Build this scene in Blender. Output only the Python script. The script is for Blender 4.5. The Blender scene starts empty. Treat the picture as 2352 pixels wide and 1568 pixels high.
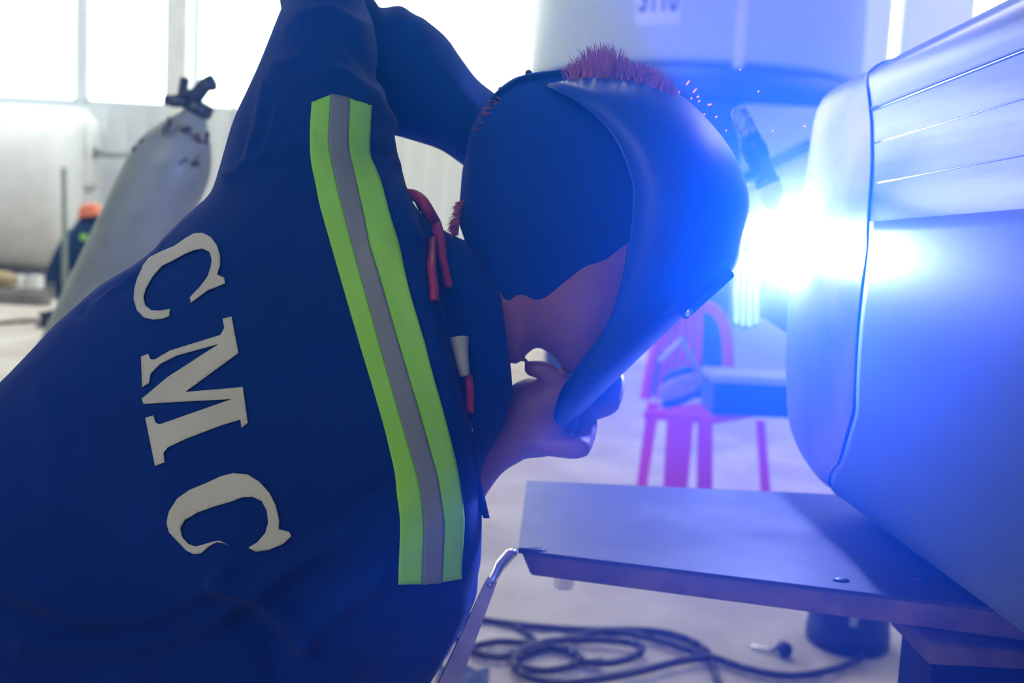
import bpy, bmesh, math, random
from mathutils import Vector, Matrix, noise
from mathutils.bvhtree import BVHTree

random.seed(7)
S = bpy.context.scene
COL = S.collection

# ------------------------------------------------------------------ camera
W_, H_ = 2352, 1568
FPX = 35.0 / 36.0 * W_
CAMZ = 1.22
PITCH = math.atan((784 - 540) / FPX)
ROLL = math.radians(3.0)
CP = Vector((0, 0, CAMZ))
FW = Vector((0, math.cos(PITCH), -math.sin(PITCH)))
_r, _u = Vector((1, 0, 0)), Vector((0, math.sin(PITCH), math.cos(PITCH)))
RT = _r * math.cos(ROLL) + _u * math.sin(ROLL)
UP = -_r * math.sin(ROLL) + _u * math.cos(ROLL)

cam = bpy.data.cameras.new('camera')
cam.lens = 35; cam.sensor_width = 36; cam.clip_start = 0.02; cam.clip_end = 200
cam.dof.use_dof = True; cam.dof.focus_distance = 0.86; cam.dof.aperture_fstop = 5.0
co = bpy.data.objects.new('camera', cam); COL.objects.link(co)
co.matrix_world = Matrix((( RT.x, UP.x, -FW.x, CP.x), (RT.y, UP.y, -FW.y, CP.y), (RT.z, UP.z, -FW.z, CP.z), (0, 0, 0, 1)))
S.camera = co

# ------------------------------------------------------------------ world, exposure
wd = bpy.data.worlds.new('sky'); S.world = wd; wd.use_nodes = True
wd.node_tree.nodes['Background'].inputs[0].default_value = (0.93, 0.97, 1.0, 1)
wd.node_tree.nodes['Background'].inputs[1].default_value = 5.6
S.view_settings.view_transform = 'Standard'; S.view_settings.look = 'None'
S.view_settings.exposure = 0.0; S.view_settings.gamma = 1.0
S.view_settings.use_curve_mapping = False
try:
    S.cycles.use_denoising = True
    S.cycles.denoiser = 'OPENIMAGEDENOISE'
    S.cycles.volume_bounces = 0
    S.cycles.max_bounces = 6
    S.cycles.diffuse_bounces = 3
    S.cycles.sample_clamp_indirect = 4.0
    S.cycles.caustics_reflective = False
    S.cycles.caustics_refractive = False
    S.cycles.volume_step_rate = 3.0
    S.cycles.volume_max_steps = 256
    S.cycles.use_adaptive_sampling = True
    S.cycles.adaptive_threshold = 0.02
except Exception as e:
    print(e)

def ray(px, py):
    return FW + RT * ((px - 1176) / FPX) - UP * ((py - 784) / FPX)
def P(px, py, d): return CP + ray(px, py) * d
def PZ(px, py, z):
    v = ray(px, py); return CP + v * ((z - CAMZ) / v.z)
def G(px, py, z=0.0): return PZ(px, py, z)
def PY(px, py, y):
    v = ray(px, py); return CP + v * (y / v.y)
def PX(p):
    q = p - CP; d = q.dot(FW)
    return 1176 + q.dot(RT) / d * FPX, 784 - q.dot(UP) / d * FPX

# ------------------------------------------------------------------ sky portals at the back windows and the added front opening
def area_lamp(name, loc, rot, sx, sy, power, color=(1, 1, 1), portal=False):
    l = bpy.data.lights.new(name, 'AREA'); l.shape = 'RECTANGLE'; l.size = sx; l.size_y = sy
    l.energy = power; l.color = color
    o = bpy.data.objects.new(name, l); COL.objects.link(o)
    o.location = loc; o.rotation_euler = rot
    if portal:
        l.cycles.is_portal = True
    return o
area_lamp('added_opening_portal', (-3, -5.9, 5.1), (math.radians(90), 0, 0), 5.0, 2.2, 1, portal=True)  # guides sky light through the opening added in the unseen front wall
area_lamp('window_portal', (-4.7, 15.8, 5.0), (math.radians(-90), 0, 0), 9.6, 4.4, 1, portal=True)

# ------------------------------------------------------------------ materials
def mat(name, col, rough=0.6, metal=0.0, bump=0.0, bscale=60, var=0.0, vscale=4, spec=0.5, sheen=0.0, col2=None, emis=None, estr=0, stretch=None, coat=0):
    m = bpy.data.materials.new(name); m.use_nodes = True
    nt = m.node_tree; b = nt.nodes['Principled BSDF']
    b.inputs['Base Color'].default_value = (*col, 1); b.inputs['Roughness'].default_value = rough
    b.inputs['Metallic'].default_value = metal; b.inputs['Specular IOR Level'].default_value = spec
    b.inputs['Sheen Weight'].default_value = sheen; b.inputs['Coat Weight'].default_value = coat
    tc = nt.nodes.new('ShaderNodeTexCoord'); src = tc.outputs['Object']
    if stretch:
        mp = nt.nodes.new('ShaderNodeMapping'); mp.inputs['Scale'].default_value = stretch
        nt.links.new(src, mp.inputs['Vector']); src = mp.outputs['Vector']
    if var or col2:
        n = nt.nodes.new('ShaderNodeTexNoise'); n.inputs['Scale'].default_value = vscale; n.inputs['Detail'].default_value = 6
        nt.links.new(src, n.inputs['Vector'])
        r = nt.nodes.new('ShaderNodeValToRGB')
        c2 = col2 or tuple(c * (1 - var) for c in col)
        r.color_ramp.elements[0].position = 0.38; r.color_ramp.elements[1].position = 0.62
        r.color_ramp.elements[0].color = (*c2, 1); r.color_ramp.elements[1].color = (*col, 1)
        nt.links.new(n.outputs['Fac'], r.inputs['Fac']); nt.links.new(r.outputs['Color'], b.inputs['Base Color'])
    if bump:
        n2 = nt.nodes.new('ShaderNodeTexNoise'); n2.inputs['Scale'].default_value = bscale; n2.inputs['Detail'].default_value = 4
        nt.links.new(src, n2.inputs['Vector'])
        bp = nt.nodes.new('ShaderNodeBump'); bp.inputs['Strength'].default_value = bump; bp.inputs['Distance'].default_value = 0.002
        nt.links.new(n2.outputs['Fac'], bp.inputs['Height']); nt.links.new(bp.outputs['Normal'], b.inputs['Normal'])
    if emis:
        b.inputs['Emission Color'].default_value = (*emis, 1); b.inputs['Emission Strength'].default_value = estr
    return m

M = {}
M['concrete'] = mat('concrete', (0.66, 0.60, 0.53), 0.75, bump=0.3, bscale=30, col2=(0.50, 0.43, 0.36), vscale=2.2)
M['wall'] = mat('painted_wall', (0.72, 0.78, 0.84), 0.7, var=0.08, vscale=1.0)
M['panel_wall'] = mat('pale_metal_cladding', (0.78, 0.82, 0.86), 0.45, var=0.05)
M['white'] = mat('white_paint', (0.85, 0.86, 0.84), 0.5, var=0.08)
M['ceil'] = mat('ceiling_sheet', (0.55, 0.57, 0.6), 0.7, var=0.1)
M['frame'] = mat('window_frame', (0.85, 0.93, 0.95), 0.5, var=0.05)
M['navy'] = mat('navy_twill', (0.003, 0.030, 0.24), 0.85, bump=0.25, bscale=900, var=0.18, vscale=7, spec=0.14, sheen=0.04)
M['cap_shade'] = mat('shade_glow_cloth', (0.004, 0.038, 0.34), 0.9, bump=0.3, bscale=300, var=0.2, spec=0.2)  # head shade and blue arc glow put into one cloth colour
M['lime'] = mat('lime_tape', (0.30, 0.76, 0.03), 0.6, bump=0.2, bscale=700, var=0.06, vscale=20)
M['tape'] = mat('grey_reflective_tape', (0.20, 0.23, 0.30), 0.45, bump=0.2, bscale=900, var=0.08, vscale=30)
M['letter'] = mat('grey_white_print', (0.64, 0.62, 0.59), 0.6, bump=0.3, bscale=800, var=0.08, vscale=30)
M['skin'] = mat('skin', (0.30, 0.12, 0.10), 0.5, bump=0.15, bscale=250, var=0.12, vscale=30)
M['hair'] = mat('hair', (0.62, 0.12, 0.13), 0.6, var=0.4, vscale=40)
M['helmet'] = mat('helmet_glow_plastic', (0.004, 0.042, 0.38), 0.40, bump=0.05, bscale=500, var=0.2, spec=0.3)  # blue put into the black plastic where arc glow falls short
M['blackpl'] = mat('black_plastic', (0.012, 0.013, 0.016), 0.45, var=0.2)
M['redcord'] = mat('red_cord', (0.42, 0.02, 0.04), 0.5, var=0.2, vscale=50)
M['greypl'] = mat('grey_plastic', (0.42, 0.45, 0.46), 0.5, var=0.15, vscale=60)
M['chrome'] = mat('bright_metal', (0.8, 0.8, 0.8), 0.2, metal=1.0, var=0.05)
M['steel'] = mat('reflection_streak_steel', (0.15, 0.16, 0.18), 0.24, metal=1.0, bump=0.10, bscale=5, col2=(0.035, 0.045, 0.085), vscale=2.0, stretch=(8, 0.5, 8))  # stretched dark streaks paint reflections into the steel colour
M['film'] = mat('steel_under_film', (0.085, 0.135, 0.20), 0.55, metal=0.1, spec=0.22, bump=0.05, bscale=20, var=0.06, vscale=3)
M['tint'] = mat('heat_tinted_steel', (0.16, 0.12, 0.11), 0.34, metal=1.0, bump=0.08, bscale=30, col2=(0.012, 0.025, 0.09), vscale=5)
M['plate'] = mat('mill_steel', (0.06, 0.056, 0.05), 0.42, spec=0.3, bump=0.15, bscale=40, col2=(0.035, 0.032, 0.03), vscale=9)
M['plate_edge'] = mat('rusty_edge', (0.20, 0.12, 0.10), 0.7, bump=0.3, bscale=80, col2=(0.12, 0.08, 0.08), vscale=25)
M['rust'] = mat('rusty_bar', (0.16, 0.11, 0.085), 0.85, spec=0.1, bump=0.3, bscale=90, col2=(0.10, 0.07, 0.06), vscale=18)
M['cyl'] = mat('worn_white_paint', (0.36, 0.40, 0.34), 0.4, bump=0.15, bscale=60, col2=(0.28, 0.31, 0.26), vscale=9)
M['brass'] = mat('dark_brass', (0.10, 0.11, 0.10), 0.4, metal=0.8, var=0.3, vscale=30)
M['red'] = mat('red_plastic', (0.90, 0.002, 0.13), 0.4, var=0.08)
M['boxgrey'] = mat('grey_box_lid', (0.50, 0.52, 0.56), 0.6, var=0.1)
M['boxblue'] = mat('blue_box_side', (0.02, 0.07, 0.22), 0.5, var=0.15)
M['tan'] = mat('tan_leather', (0.45, 0.28, 0.18), 0.6, var=0.2, vscale=30)
M['cable'] = mat('black_cable_rubber', (0.045, 0.04, 0.04), 0.6, var=0.2, vscale=20)
M['drum'] = mat('black_drum', (0.012, 0.016, 0.03), 0.45, var=0.2)
M['tankblue'] = mat('pale_blue_tank', (0.66, 0.78, 0.86), 0.4, var=0.05, vscale=1)
M['darkblue'] = mat('dark_blue_paint', (0.06, 0.10, 0.25), 0.5, var=0.15)
M['paper'] = mat('paper', (0.80, 0.82, 0.86), 0.8, var=0.03)
M['ink'] = mat('blue_ink', (0.02, 0.05, 0.20), 0.8, var=0.1)
M['orange'] = mat('orange_plastic', (0.85, 0.20, 0.06), 0.4, var=0.05)
M['timber'] = mat('timber', (0.50, 0.38, 0.20), 0.7, var=0.25, vscale=9)
M['darkskid'] = mat('grey_skid', (0.22, 0.21, 0.20), 0.7, var=0.25)
M['ceramic'] = mat('white_ceramic', (0.8, 0.76, 0.72), 0.4, var=0.05)
M['glovegrey'] = mat('grey_rubber', (0.10, 0.12, 0.16), 0.6, var=0.2, vscale=30)

m = bpy.data.materials.new('pane_glass'); m.use_nodes = True; nt = m.node_tree
for n in list(nt.nodes): nt.nodes.remove(n)
o_ = nt.nodes.new('ShaderNodeOutputMaterial'); mx = nt.nodes.new('ShaderNodeMixShader'); tr = nt.nodes.new('ShaderNodeBsdfTransparent'); gl = nt.nodes.new('ShaderNodeBsdfGlossy')
tr.inputs[0].default_value = (0.93, 0.98, 0.98, 1); gl.inputs['Roughness'].default_value = 0.05; mx.inputs[0].default_value = 0.06
nt.links.new(tr.outputs[0], mx.inputs[1]); nt.links.new(gl.outputs[0], mx.inputs[2]); nt.links.new(mx.outputs[0], o_.inputs[0])
M['glass'] = m

def emit_mat(name, col, s):
    m = bpy.data.materials.new(name); m.use_nodes = True; nt = m.node_tree
    for n in list(nt.nodes): nt.nodes.remove(n)
    o_ = nt.nodes.new('ShaderNodeOutputMaterial'); e = nt.nodes.new('ShaderNodeEmission')
    e.inputs[0].default_value = (*col, 1); e.inputs[1].default_value = s
    nt.links.new(e.outputs[0], o_.inputs[0]); return m
M['arc'] = emit_mat('arc_plasma', (0.21, 0.285, 1.0), 6800)
M['spark'] = emit_mat('hot_spark', (1.0, 0.25, 0.22), 2.2)

# ------------------------------------------------------------------ builders
def newmesh(name, bm, m, parent=None, smooth=True, **props):
    me = bpy.data.meshes.new(name)
    bmesh.ops.recalc_face_normals(bm, faces=bm.faces)
    bm.to_mesh(me); bm.free()
    return obj_of(name, me, m, parent, smooth, **props)
def obj_of(name, me, m, parent=None, smooth=True, **props):
    if m and not me.materials: me.materials.append(m)
    if smooth:
        for p in me.polygons: p.use_smooth = True
    o = bpy.data.objects.new(name, me); COL.objects.link(o)
    if parent:
        o.parent = parent
        o.matrix_parent_inverse = parent.matrix_world.inverted() if parent.parent is None else pinv(parent)
    for k, v in props.items(): o[k] = v
    return o
def pinv(parent):
    # world matrix of a child whose own basis is identity
    w = parent.parent.matrix_basis @ parent.matrix_parent_inverse @ parent.matrix_basis
    return w.inverted()
def thing(name, label, cat, loc, group=None):
    o = bpy.data.objects.new(name, None); COL.objects.link(o)
    o.empty_display_size = 0.05; o.location = loc
    o.matrix_basis = Matrix.Translation(loc); o.matrix_world = Matrix.Translation(loc)
    o['label'] = label; o['category'] = cat
    if group: o['group'] = group
    return o
def tag(o, label, cat, group=None):
    o['label'] = label; o['category'] = cat
    if group: o['group'] = group
    return o
def catmull(pts, n):
    """smooth resampling of a list of tuples"""
    out = []; N = len(pts)
    for i in range(N - 1):
        p0, p1, p2, p3 = pts[max(i - 1, 0)], pts[i], pts[i + 1], pts[min(i + 2, N - 1)]
        for k in range(n):
            t = k / n
            out.append(tuple(0.5 * ((2 * b) + (c - a) * t + (2 * a - 5 * b + 4 * c - d) * t * t + (-a + 3 * b - 3 * c + d) * t ** 3) for a, b, c, d in zip(p0, p1, p2, p3)))
    out.append(tuple(pts[-1])); return out
def add_rings(bm, rings, closed=True, caps=True):
    vs = [[bm.verts.new(p) for p in r] for r in rings]
    n = len(vs[0])
    for a, b in zip(vs[:-1], vs[1:]):
        for i in range(n if closed else n - 1):
            j = (i + 1) % n
            bm.faces.new((a[i], a[j], b[j], b[i]))
    if caps and closed:
        bm.faces.new(list(reversed(vs[0]))); bm.faces.new(vs[-1])
    return vs
def sgnpow(x, e): return math.copysign(abs(x) ** e, x)
def sil_loft(bm, rows, n=28, sub=6, e=1.0):
    """rows (ux,uy,lx,ly,depth,half depth): solid body whose outline passes U and L at its depth"""
    rings = []
    for ux, uy, lx, ly, d, hd in catmull(rows, sub):
        U, L = P(ux, uy, d), P(lx, ly, d); c = (U + L) / 2; a = (U - L) / 2
        b = (c - CP).normalized() * hd
        rings.append([c + a * sgnpow(math.cos(2 * math.pi * i / n), e) + b * sgnpow(math.sin(2 * math.pi * i / n), e) for i in range(n)])
    add_rings(bm, rings)
def frame_path(pts):
    """parallel transport frames"""
    T = []
    for i in range(len(pts)):
        a, b = pts[max(i - 1, 0)], pts[min(i + 1, len(pts) - 1)]
        t = (b - a); T.append(t.normalized() if t.length > 1e-9 else Vector((0, 0, 1)))
    ref = Vector((0, 0, 1)) if abs(T[0].z) < 0.9 else Vector((1, 0, 0))
    nrm = T[0].cross(ref).normalized(); out = []
    for t in T:
        nrm = (nrm - t * nrm.dot(t)).normalized(); out.append((t, nrm, t.cross(nrm)))
    return out
def add_tube(bm, pts, rad, n=10, caps=True, dome=False):
    pts = [Vector(p) for p in pts]
    rr = rad if isinstance(rad, (list, tuple)) else [rad] * len(pts)
    fr = frame_path(pts); rings = []
    if dome:
        for k in (80, 55, 28):
            a = math.radians(k); q = pts[0] - fr[0][0] * rr[0] * math.sin(a)
            rings.append([q + (fr[0][1] * math.cos(2 * math.pi * i / n) + fr[0][2] * math.sin(2 * math.pi * i / n)) * rr[0] * math.cos(a) for i in range(n)])
    for p, r, (t, u, v) in zip(pts, rr, fr):
        rings.append([p + (u * math.cos(2 * math.pi * i / n) + v * math.sin(2 * math.pi * i / n)) * r for i in range(n)])
    if dome:
        for k in (28, 55, 80):
            a = math.radians(k); q = pts[-1] + fr[-1][0] * rr[-1] * math.sin(a)
            rings.append([q + (fr[-1][1] * math.cos(2 * math.pi * i / n) + fr[-1][2] * math.sin(2 * math.pi * i / n)) * rr[-1] * math.cos(a) for i in range(n)])
    add_rings(bm, rings, caps=caps)
def chain(bm, rows, sub=5, n=16):
    """limb: rows of (point, radius)"""
    c = catmull([(*p, r) for p, r in rows], sub)
    add_tube(bm, [Vector(x[:3]) for x in c], [x[3] for x in c], n, dome=True)
def add_lathe(bm, prof, n=32, mtx=Matrix.Identity(4)):
    rings = [[mtx @ Vector((max(r, 1e-4) * math.cos(2 * math.pi * i / n), max(r, 1e-4) * math.sin(2 * math.pi * i / n), z)) for i in range(n)] for r, z in prof]
    add_rings(bm, rings)
def add_box(bm, x0, x1, y0, y1, z0, z1, mtx=Matrix.Identity(4), bevel=0):
    b2 = bmesh.new()
    bmesh.ops.create_cube(b2, size=1, matrix=Matrix.Translation(((x0 + x1) / 2, (y0 + y1) / 2, (z0 + z1) / 2)) @ Matrix.Diagonal((x1 - x0, y1 - y0, z1 - z0, 1)))
    if bevel: bmesh.ops.bevel(b2, geom=list(b2.edges), offset=bevel, segments=2, profile=0.5, affect='EDGES')
    b2.transform(mtx); merge(bm, b2)
def merge(bm, b2):
    me = bpy.data.meshes.new('tmp'); b2.to_mesh(me); b2.free(); bm.from_mesh(me); bpy.data.meshes.remove(me)
def add_prism(bm, top, bot, bevel=0):
    """two matching polygons (world points)"""
    b2 = bmesh.new(); add_rings(b2, [bot, top])
    if bevel: bmesh.ops.bevel(b2, geom=list(b2.edges), offset=bevel, segments=2, profile=0.5, affect='EDGES')
    merge(bm, b2)
def add_sphere(bm, c, r, sub=2, scale=(1, 1, 1), rot=None):
    mtx = Matrix.Translation(c) @ (rot.to_matrix().to_4x4() if rot else Matrix.Identity(4)) @ Matrix.Diagonal((*scale, 1))
    bmesh.ops.create_icosphere(bm, subdivisions=sub, radius=r, matrix=mtx)
def axis_mtx(a, b):
    """z axis from a to b"""
    z = (b - a).normalized(); return Matrix.Translation(a) @ z.to_track_quat('Z', 'Y').to_matrix().to_4x4()
def remesh(bm, voxel, smooth_it=6, deform=None):
    bmesh.ops.recalc_face_normals(bm, faces=bm.faces)
    me = bpy.data.meshes.new('tmp'); bm.to_mesh(me); bm.free()
    o = bpy.data.objects.new('tmp', me); COL.objects.link(o)
    r = o.modifiers.new('r', 'REMESH'); r.mode = 'VOXEL'; r.voxel_size = voxel; r.use_smooth_shade = True
    s = o.modifiers.new('s', 'SMOOTH'); s.iterations = smooth_it; s.factor = 0.5
    dg = bpy.context.evaluated_depsgraph_get(); dg.update()
    out = bpy.data.meshes.new_from_object(o.evaluated_get(dg))
    bpy.data.objects.remove(o); bpy.data.meshes.remove(me)
    if deform:
        nv = [v.normal.copy() for v in out.vertices]
        for v, n in zip(out.vertices, nv): v.co = v.co + n * deform(v.co, n)
    return out

# ================================================================== STRUCTURE
bm = bmesh.new(); add_box(bm, -12, 12, -8, 40, -0.2, 0.0)
newmesh('floor', bm, M['concrete'], smooth=False, kind='structure', label='beige stained concrete workshop floor')
WY = 16.0
wins = [(-9.6, -7.06, 2.95, 7.2), (-6.94, -5.6, 2.95, 7.2), (-5.2, -2.6, 2.95, 7.2), (-2.45, 0.10, 2.95, 7.2), (5.62, 5.86, 0.4, 7.2), (6.9, 8.2, 4.7, 7.2)]
bm = bmesh.new()
xs = [-12]
for w in wins: xs += [w[0], w[1]]
xs.append(12)
for i in range(0, len(xs), 2): add_box(bm, xs[i], xs[i + 1], WY, WY + 0.2, 0, 8)
for x0, x1, z0, z1 in wins:
    add_box(bm, x0, x1, WY, WY + 0.2, 0, z0); add_box(bm, x0, x1, WY, WY + 0.2, z1, 8)
wall_b = newmesh('wall_back', bm, M['wall'], smooth=False, kind='structure')
# corrugated cladding below the windows
bm = bmesh.new(); pr = []
x = -9.8
while x < 0.6:
    pr += [(x, 0), (x + 0.10, 0), (x + 0.14, -0.06), (x + 0.26, -0.06)]; x += 0.30
vs0 = [bm.verts.new((a, WY - 0.01 + b, 0.02)) for a, b in pr]; vs1 = [bm.verts.new((a, WY - 0.01 + b, 2.9)) for a, b in pr]
for i in range(len(pr) - 1): bm.faces.new((vs0[i], vs0[i + 1], vs1[i + 1], vs1[i]))
newmesh('cladding', bm, M['panel_wall'], wall_b, smooth=False)
for i, (x0, x1, z0, z1) in enumerate(wins):
    bm = bmesh.new(); t = 0.05
    add_box(bm, x0, x0 + t, WY + 0.02, WY + 0.14, z0, z1); add_box(bm, x1 - t, x1, WY + 0.02, WY + 0.14, z0, z1)
    add_box(bm, x0, x1, WY + 0.02, WY + 0.14, z0, z0 + t); add_box(bm, x0, x1, WY + 0.02, WY + 0.14, z1 - t, z1)
    w = newmesh('window_%d' % (i + 1), bm, M['frame'], smooth=False, kind='structure')
    nx = max(1, round((x1 - x0) / 1.3)); nz = 3
    for a in range(nx):
        for b in range(nz):
            pw, ph = (x1 - x0) / nx, (z1 - z0) / nz
            if a: 
                bm = bmesh.new(); add_box(bm, x0 + a * pw - 0.015, x0 + a * pw + 0.015, WY + 0.04, WY + 0.11, z0 + b * ph, z0 + (b + 1) * ph); newmesh('mullion', bm, M['frame'], w, smooth=False)
            bm = bmesh.new(); add_box(bm, x0 + a * pw + 0.02, x0 + (a + 1) * pw - 0.02, WY + 0.07, WY + 0.078, z0 + b * ph + 0.02, z0 + (b + 1) * ph - 0.02)
            newmesh('pane', bm, M['glass'], w, smooth=False)
bm = bmesh.new(); add_box(bm, -5.56, -5.22, WY - 0.36, WY - 0.02, 0, 8, bevel=0.02)
newmesh('column', bm, M['white'], smooth=False, kind='structure', label='pale steel column between the bright windows')
for nm, x0, x1 in (('wall_left', -12.2, -12.0), ('wall_right', 12.0, 12.2)):
    bm = bmesh.new(); add_box(bm, x0, x1, -6, WY + 0.2, 0, 8); newmesh(nm, bm, M['wall'], smooth=False, kind='structure')
bm = bmesh.new(); add_box(bm, -12, -5.5, -6.2, -6, 0, 8); add_box(bm, -0.5, 12, -6.2, -6, 0, 8); add_box(bm, -5.5, -0.5, -6.2, -6, 0, 4.0); add_box(bm, -5.5, -0.5, -6.2, -6, 6.2, 8)  # unseen high opening added here to light the welder from behind the camera
newmesh('wall_front', bm, M['wall'], smooth=False, kind='structure')
bm = bmesh.new()
add_box(bm, -12, 12, -6, 6, 8, 8.15)
for a, b in ((-12, -9), (-7, -1.5), (1.5, 7), (9, 12)): add_box(bm, a, b, 6, WY + 0.2, 8, 8.15)  # roof gaps added out of view to brighten the far hall
newmesh('ceiling', bm, M['ceil'], smooth=False, kind='structure')

# ================================================================== BIG STAINLESS TANK (right)
VX, VY, DE = 1166.0, 580.0, 1.36
prof_l = [(774, 555), (725, 530), (684, 480), (660, 435), (648, 395), (643, 330), (641, 260), (645, 150), (655, 40), (668, -60), (684, -160), (694, -230), (704, -300), (716, -340), (734, -365)]
prof_r = [(780, -392), (900, -420), (1300, -450), (1800, -420), (2050, -330), (2150, -150), (2150, 250), (2050, 450), (1800, 570), (1300, 610), (950, 600), (840, 580)]
prof = catmull(prof_l + prof_r + [prof_l[0]], 4)[:-1]
NL = (len(prof_l) - 1) * 4
def tank_pt(q, k, dz=0.0):
    """q: profile offset at the far end, k: nearness"""
    return P(VX + q[0] * k, VY + q[1] * k, DE / k)
cq = (1400.0, 80.0)
def prof_scale(q, s): return (cq[0] + (q[0] - cq[0]) * s, cq[1] + (q[1] - cq[1]) * s)
def kj(i):
    # where the head is welded to the shell, for profile index i
    if i <= NL:
        t = i / NL
        pts = [(0, 1.02), (0.12, 1.06), (0.25, 1.16), (0.4, 1.24), (0.6, 1.25), (0.8, 1.2), (0.93, 1.15), (1.0, 1.13)]
        for (a, ka), (b, kb) in zip(pts[:-1], pts[1:]):
            if t <= b: return ka + (kb - ka) * (t - a) / (b - a)
    t = (i - NL) / (len(prof) - NL); return 1.13 + (1.02 - 1.13) * t
tank = thing('pressure_tank', 'large brushed stainless steel tank being welded at its rounded end', 'tank', tank_pt((1400, 600), 1.5))
rings = []
for j in range(15):
    f = j / 14
    rings.append([tank_pt(q, kj(i) + (3.0 - kj(i)) * f ** 1.6) for i, q in enumerate(prof)])
bm = bmesh.new(); add_rings(bm, rings, caps=False)
fcap = bm.faces.new([v for v in bm.verts][-len(prof):])
newmesh('shell', bm, M['steel'], tank)
rings = []
for s, k in ((0.05, 0.80), (0.4, 0.82), (0.7, 0.87), (0.88, 0.925), (0.96, 0.965), (0.99, 0.985), (0.999, 1.0)):
    rings.append([tank_pt(prof_scale(q, s), k) for q in prof])
for f in (0.33, 0.66, 1.0):
    rings.append([tank_pt(prof_scale(q, 0.9985), 1.0 + (kj(i) - 1.0) * f + 0.001) for i, q in enumerate(prof)])
bm = bmesh.new(); add_rings(bm, rings, caps=False); bm.verts.ensure_lookup_table()
bm.faces.new([bm.verts[i] for i in range(len(prof))])
newmesh('dished_end', bm, M['tint'], tank)
# weld bead where head meets shell
bm = bmesh.new()
pts = [tank_pt(prof_scale(q, 1.0015), kj(i) + 0.002) for i, q in enumerate(prof[:NL + 8])]
add_tube(bm, pts, 0.0016, 8); newmesh('weld_bead', bm, M['steel'], tank)
# protective film on the lower side, seams and an added reflection rib above it
def prof_at(f):
    x = f * NL; i = int(x); t = x - i; a, b = prof[i], prof[min(i + 1, len(prof) - 1)]
    return (a[0] + (b[0] - a[0]) * t, a[1] + (b[1] - a[1]) * t)
bm = bmesh.new(); rings = []
for j in range(25):
    f = j / 24; row = []
    for a in range(41):
        u = 0.02 + (0.64 - 0.02) * a / 40
        k0 = kj(u * NL) + 0.012
        row.append(tank_pt(prof_scale(prof_at(u), 1.0022), k0 + (2.9 - k0) * f ** 1.5))
    rings.append(row)
add_rings(bm, rings, closed=False)
o = newmesh('protective_film', bm, M['film'], tank, label='bluish protective film on the lower shell')
o.modifiers.new('s', 'SOLIDIFY').thickness = 0.0006
for u, rs in ((0.69, .0007), (0.76, .0008), (0.83, .0026)):  # thickest rib added to imitate a bright reflected streak
    bm = bmesh.new(); k0 = kj(u * NL) + 0.01
    add_tube(bm, [tank_pt(prof_scale(prof_at(u), 1.0006), k0 + (2.9 - k0) * (j / 14) ** 1.5) for j in range(15)], rs, 8)
    newmesh('seam_streak_rib', bm, M['steel'], tank)
# lug plate behind the end
bm = bmesh.new(); poly = [(1738, 600), (1830, 600), (1830, 775), (1806, 765), (1760, 731), (1747, 729)]
add_prism(bm, [P(a, b, 1.62) for a, b in poly], [P(a, b, 1.66) for a, b in poly], 0.002)
newmesh('lug_plate', bm, M['steel'], tank, smooth=False)

# ================================================================== STEEL PLATE / BENCH
ZT = 0.87
pl = thing('steel_bench', 'low grey steel bench plate with brown rusty edge under the tank', 'bench', Vector((0.55, 1.2, 0)))
c4 = [PZ(1210, 1103, ZT), PZ(1190, 1262, ZT), PZ(2290, 1397, ZT), PZ(2700, 1452, ZT), PZ(2700, 1170, ZT)]
dn = Vector((0, 0, -0.030))
bm = bmesh.new(); add_prism(bm, c4, [p + Vector((0, 0, -0.004)) for p in c4]); newmesh('top_plate', bm, M['plate'], pl, smooth=False)
inn = [p + (Vector((0.004, 0.002, 0))) for p in c4]
b_l = [c4[0] + Vector((0.004, 0, 0)), c4[1] + Vector((0.004, 0.002, 0)), c4[2] + Vector((0, 0.002, 0)), c4[3] + Vector((0, 0.002, 0)), c4[4]]
bm = bmesh.new(); add_prism(bm, [p + Vector((0, 0, -0.0042)) for p in b_l], [p + dn + Vector((0.012 if i < 2 else 0, 0, 0)) for i, p in enumerate(b_l)], 0.003)
newmesh('edge_beam', bm, M['plate_edge'], pl, smooth=False, label='brown rusted edge')
bm = bmesh.new(); p = PZ(1296, 1326, ZT - 0.042)
add_lathe(bm, [(0.0, -0.012), (0.011, -0.012), (0.012, -0.008), (0.012, 0.008), (0.006, 0.009), (0.006, 0.014), (0.0, 0.014)], 6, Matrix.Translation(p)); newmesh('bolt', bm, M['chrome'], pl, smooth=False)
for q in ((1932, 1334), (2118, 1334)):
    bm = bmesh.new(); add_lathe(bm, [(0.0, 0.0), (0.008, 0.0), (0.0095, 0.0012), (0.007, 0.003), (0.0, 0.0035)], 10, Matrix.Translation(PZ(*q, ZT)) @ Matrix.Diagonal((1, .5, 1, 1))); newmesh('burr', bm, M['blackpl'], pl)
bm = bmesh.new(); p = PZ(1222, 1262, ZT); add_lathe(bm, [(0, 0), (0.014, 0), (0.012, .002), (0, .003)], 14, Matrix.Translation(p) @ Matrix.Diagonal((1.2, .5, 1, 1))); newmesh('burn_mark', bm, M['blackpl'], pl)
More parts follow.
